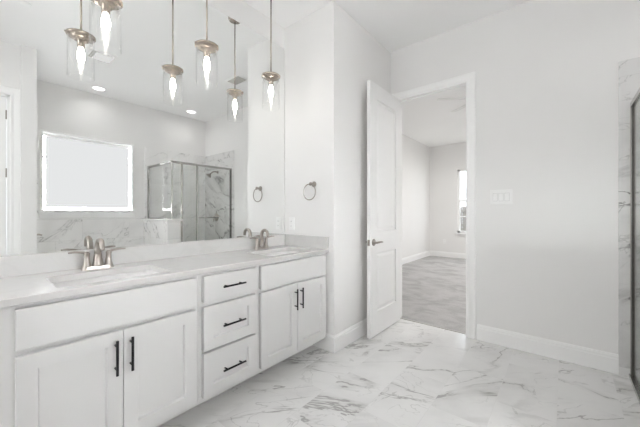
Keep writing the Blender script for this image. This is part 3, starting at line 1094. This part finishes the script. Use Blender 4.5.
tag(obj('sprinkler_cover', b, M['ceiling']), 'small round cover plate faintly reflected on the ceiling at upper left', 'cover plate')

# ---------------------------------------------------------------- shower enclosure
GX = 0.385
se = thing('shower_enclosure', 'framed clear glass corner shower with chrome posts and header', 'shower', (GX, 2.55, 0))
gz0, gz1, yc0 = 1.092, 1.965, 2.040
fr = 0.014
def chrome(name, *boxes):
    b = nb()
    for bx in boxes:
        box(b, *bx, 0.002)
    return part(name, b, M['chrome'], se)
chrome('header', (GX - fr, GX + fr, yc0 - fr, YF - 0.012, 1.958, 1.990), (GX + fr, XR - 0.012, yc0 - fr, yc0 + fr, 1.958, 1.990))
chrome('post', (GX - 0.010, GX + 0.010, yc0 - 0.010, yc0 + 0.010, gz0, 1.958))
chrome('post', (GX - fr, GX + fr, 2.180, 2.206, 0.0, 1.958))
chrome('post', (GX - fr, GX + fr, 2.430, 2.458, 0.026, 1.958))
chrome('post', (GX - fr, GX + fr, YF - 0.038, YF - 0.012, 0.026, 1.958))
chrome('post', (XR - 0.034, XR - 0.012, yc0 - fr, yc0 + fr, gz0 + 0.018, 1.958))
chrome('sill_rail', (GX - 0.020, GX + 0.020, 2.206, YF - 0.012, 0.0, 0.026), )
chrome('sill_rail', (GX, XR - 0.012, yc0 - 0.010, yc0 + 0.010, gz0, gz0 + 0.018))
def pane(name, x0, x1, y0, y1, z0, z1):
    b = nb(); box(b, x0, x1, y0, y1, z0, z1)
    return part(name, b, M['shower_glass'], se)
pane('return_pane', GX + 0.010, XR - 0.034, yc0 - 0.003, yc0 + 0.003, gz0 + 0.018, 1.958)
pane('corner_pane', GX - 0.003, GX + 0.003, yc0 + 0.010, 2.180, gz0, 1.958)
pane('fixed_pane', GX - 0.003, GX + 0.003, 2.206, 2.430, 0.026, 1.958)
dp = pane('door_pane', GX - 0.003, GX + 0.003, 2.458, YF - 0.038, 0.026, 1.958)
b = nb()
box(b, GX - 0.006, GX + 0.006, YF - 0.046, YF - 0.038, 0.03, 1.955)
part('seal', b, M['seal'], se)
b = nb()
tube(b, [(GX + 0.055, 2.50, 1.11), (GX + 0.055, 2.86, 1.11)], 0.009, 10)
for y in (2.54, 2.82):
    tube(b, [(GX + 0.003, y, 1.11), (GX + 0.055, y, 1.11)], 0.007, 8)
part('towel_bar', b, M['chrome'], se)

# shower head and valve on the far wall
sh = thing('overhead_shower', 'chrome shower head on its arm high on the tiled wall, reflected in the mirror', 'shower head', (0.83, YF - 0.012, 1.95))
b = nb()
lathe(b, [(0, 0), (0.030, 0), (0.028, 0.008), (0.012, 0.012), (0, 0.012)], 20, (0.83, YF - 0.012, 1.96), '-Y')
tube(b, [(0.83, YF - 0.014, 1.96), (0.83, YF - 0.07, 1.968), (0.83, YF - 0.12, 1.955), (0.83, YF - 0.165, 1.915)], 0.0105, 10)
part('arm', b, M['nickel'], sh)
b = nb()
lathe(b, [(0, 0), (0.014, 0), (0.018, 0.02), (0.046, 0.052), (0.050, 0.062), (0.046, 0.066), (0, 0.066)], 24)
bmesh.ops.rotate(b, verts=b.verts[:], cent=(0, 0, 0), matrix=Matrix.Rotation(PI - 0.75, 3, 'X'))
bmesh.ops.translate(b, verts=b.verts[:], vec=(0.83, YF - 0.158, 1.922))
# turn so the face looks down and away from the wall
part('rose', b, M['nickel'], sh)
sv = thing('shower_valve', 'chrome round shower valve with lever on the tiled wall, reflected in the mirror', 'shower valve', (0.88, YF - 0.012, 1.11))
b = nb()
lathe(b, [(0, 0), (0.082, 0), (0.080, 0.006), (0.050, 0.014), (0.028, 0.018), (0.024, 0.055), (0, 0.058)], 28, (0.88, YF - 0.012, 1.11), '-Y')
part('escutcheon', b, M['nickel'], sv)
b = nb()
tube(b, [(0.88, YF - 0.058, 1.11), (0.885, YF - 0.068, 1.07), (0.89, YF - 0.070, 1.02)], [0.010, 0.009, 0.006], 10)
part('lever', b, M['nickel'], sv)

# small fittings on the end wall of the tub alcove
for z, nm, lb, ln in ((0.935, 'tub_spout', 'small dark nickel tub fitting reflected at the edge of the marble splash', 0.085), (1.55, 'wall_hook', 'tiny metal hook reflected left of the tub window', 0.04)):
    t = thing(nm, lb, 'tub fitting' if nm == 'tub_spout' else 'hook', (0.62, 0.53, z))
    b = nb()
    lathe(b, [(0, 0), (0.022, 0), (0.020, 0.008), (0.011, 0.012), (0, 0.012)], 18, (0.62, 0.53, z), 'Y')
    part('flange', b, M['nickel'], t)
    b = nb()
    tube(b, [(0.62, 0.54, z), (0.62, 0.53 + ln * 0.7, z), (0.62, 0.53 + ln, z - 0.012)], [0.010, 0.010, 0.008], 10)
    part('stem', b, M['nickel'], t)

# bathtub in the alcove below the window
tb = thing('bathtub', 'white alcove bathtub below the window, opposite the vanity', 'bathtub', (0.82, 1.25, 0))
b = nb()
tx0, tx1, ty0, ty1, tz = 0.36, XR - 0.013, 0.531, 1.969, 0.52
outer = [rrect(tx0, tx1, ty0, ty1, 0.02)]
rg = []
for off, z, r in ((0, 0.0, 0.02), (0, tz - 0.01, 0.02), (0.008, tz, 0.02), (0.075, tz, 0.15), (0.085, tz - 0.012, 0.15), (0.115, 0.25, 0.17), (0.16, 0.12, 0.17), (0.22, 0.10, 0.15)):
    rg.append([b.verts.new((x, y, z)) for x, y in rrect(tx0 + off, tx1 - off, ty0 + off, ty1 - off, r)])
n = len(rg[0])
for a, c in zip(rg[:-1], rg[1:]):
    for i in range(n):
        j = (i + 1) % n
        b.faces.new((a[i], a[j], c[j], c[i]))
b.faces.new(rg[-1])
bmesh.ops.recalc_face_normals(b, faces=b.faces[:])
part('tub_shell', b, M['ceramic'], tb)
b = nb(); lathe(b, [(0, 0), (0.03, 0), (0.028, 0.004), (0, 0.005)], 20, (0.82, 0.85, 0.10))
part('drain', b, M['nickel'], tb)

# ---------------------------------------------------------------- wall fittings
# towel ring on the face beside the mirror
tr = thing('towel_ring', 'brushed nickel towel ring on the wall between the mirror and the corner', 'towel ring', (-1.748, YB, 1.46))
b = nb()
lathe(b, [(0, 0), (0.026, 0), (0.026, 0.006), (0.021, 0.012), (0.012, 0.016), (0.011, 0.042), (0.016, 0.046), (0.016, 0.056), (0.008, 0.062), (0, 0.062)], 24, (-1.738, YB, 1.452), '-Y')
part('post', b, M['nickel'], tr)
b = nb()
rc = 0.071
cxr, czr = -1.752, 1.381
pts = []
for k in range(40):
    a = 2 * PI * k / 40
    pts.append((cxr + rc * math.cos(a), YB - 0.050 + 0.012 * math.cos(a) * 0, czr + rc * math.sin(a)))
tube(b, pts, 0.0048, 10, closed=True)
part('ring', b, M['nickel'], tr)

def outlet(x, yw, z, label, s=-1):
    t = thing('outlet', label, 'outlet', (x, yw, z))
    b = nb(); y1, y0 = yw, yw + s * 0.006
    box(b, x - 0.036, x + 0.036, min(y0, y1), max(y0, y1), z - 0.060, z + 0.060, 0.002)
    part('plate', b, M['plastic'], t)
    for dz in (-0.022, 0.022):
        b = nb()
        ya, yb = yw + s * 0.006, yw + s * 0.0085
        box(b, x - 0.017, x + 0.017, min(ya, yb), max(ya, yb), z + dz - 0.018, z + dz + 0.018, 0.001)
        r = part('receptacle', b, M['plastic'], t)
        b = nb()
        for xx in (-0.006, 0.006):
            ya, yb = yw + s * 0.0083, yw + s * 0.0089
            box(b, x + xx - 0.001, x + xx + 0.001, min(ya, yb), max(ya, yb), z + dz - 0.004, z + dz + 0.006)
        o = obj('slot', rel(b, r), M['slot'], r)
    return t
outlet(-2.022, YB, 1.088, 'white wall outlet beside the right edge of the mirror')
outlet(-2.475, 8.26, 0.42, 'small white wall outlet low on the end wall of the carpeted room')

sw = thing('light_switch', 'white three-rocker switch plate on the wall right of the doorway', 'switch', (-0.436, YF, 1.336))
b = nb(); box(b, -0.522, -0.350, YF - 0.006, YF, 1.270, 1.402, 0.0025)
part('plate', b, M['plastic'], sw)
for k in (-1, 0, 1):
    xk = -0.436 + k * 0.046
    b = nb()
    box(b, xk - 0.0185, xk + 0.0185, YF - 0.0066, YF - 0.0055, 1.336 - 0.036, 1.336 + 0.036)
    part('gap_shadow', b, M['gap'], sw)  # grey sheet: shadow around the rocker put into its colour
    b = nb()
    prism(b, [(YF - 0.006, 1.336 - 0.034), (YF - 0.0125, 1.336 - 0.034), (YF - 0.0085, 1.336), (YF - 0.0075, 1.336 + 0.034), (YF - 0.006, 1.336 + 0.034)], xk - 0.0165, xk + 0.0165, lambda p, q, a: (a, p, q))
    part('rocker', b, M['plastic'], sw)

# ---------------------------------------------------------------- ceiling fan in the room beyond
fx, fy, fz = -0.86, 4.46, 2.745
fan = thing('ceiling_fan', 'white ceiling fan partly visible at the top of the doorway', 'ceiling fan', (fx, fy, H))
b = nb()
lathe(b, [(0, H), (0.07, H), (0.065, H - 0.04), (0.016, H - 0.05), (0.013, fz + 0.09), (0.09, fz + 0.075), (0.11, fz + 0.04), (0.11, fz - 0.03), (0.085, fz - 0.06), (0, fz - 0.065)], 32, (fx, fy, 0))
part('motor', b, M['plastic'], fan)
for k in range(5):
    a = math.radians(214) - k * 2 * PI / 5
    b = nb()
    prof = [(0.10, -0.035), (0.17, -0.055), (0.50, -0.068), (0.56, -0.055), (0.575, 0.0), (0.56, 0.055), (0.50, 0.068), (0.17, 0.055), (0.10, 0.035)]
    ca, sa = math.cos(a), math.sin(a)
    prism(b, prof, -0.004, 0.004, lambda p, q, n: (fx + ca * p - sa * q, fy + sa * p + ca * q, fz + n - q * 0.2))
    part('blade', b, M['blade'], fan)
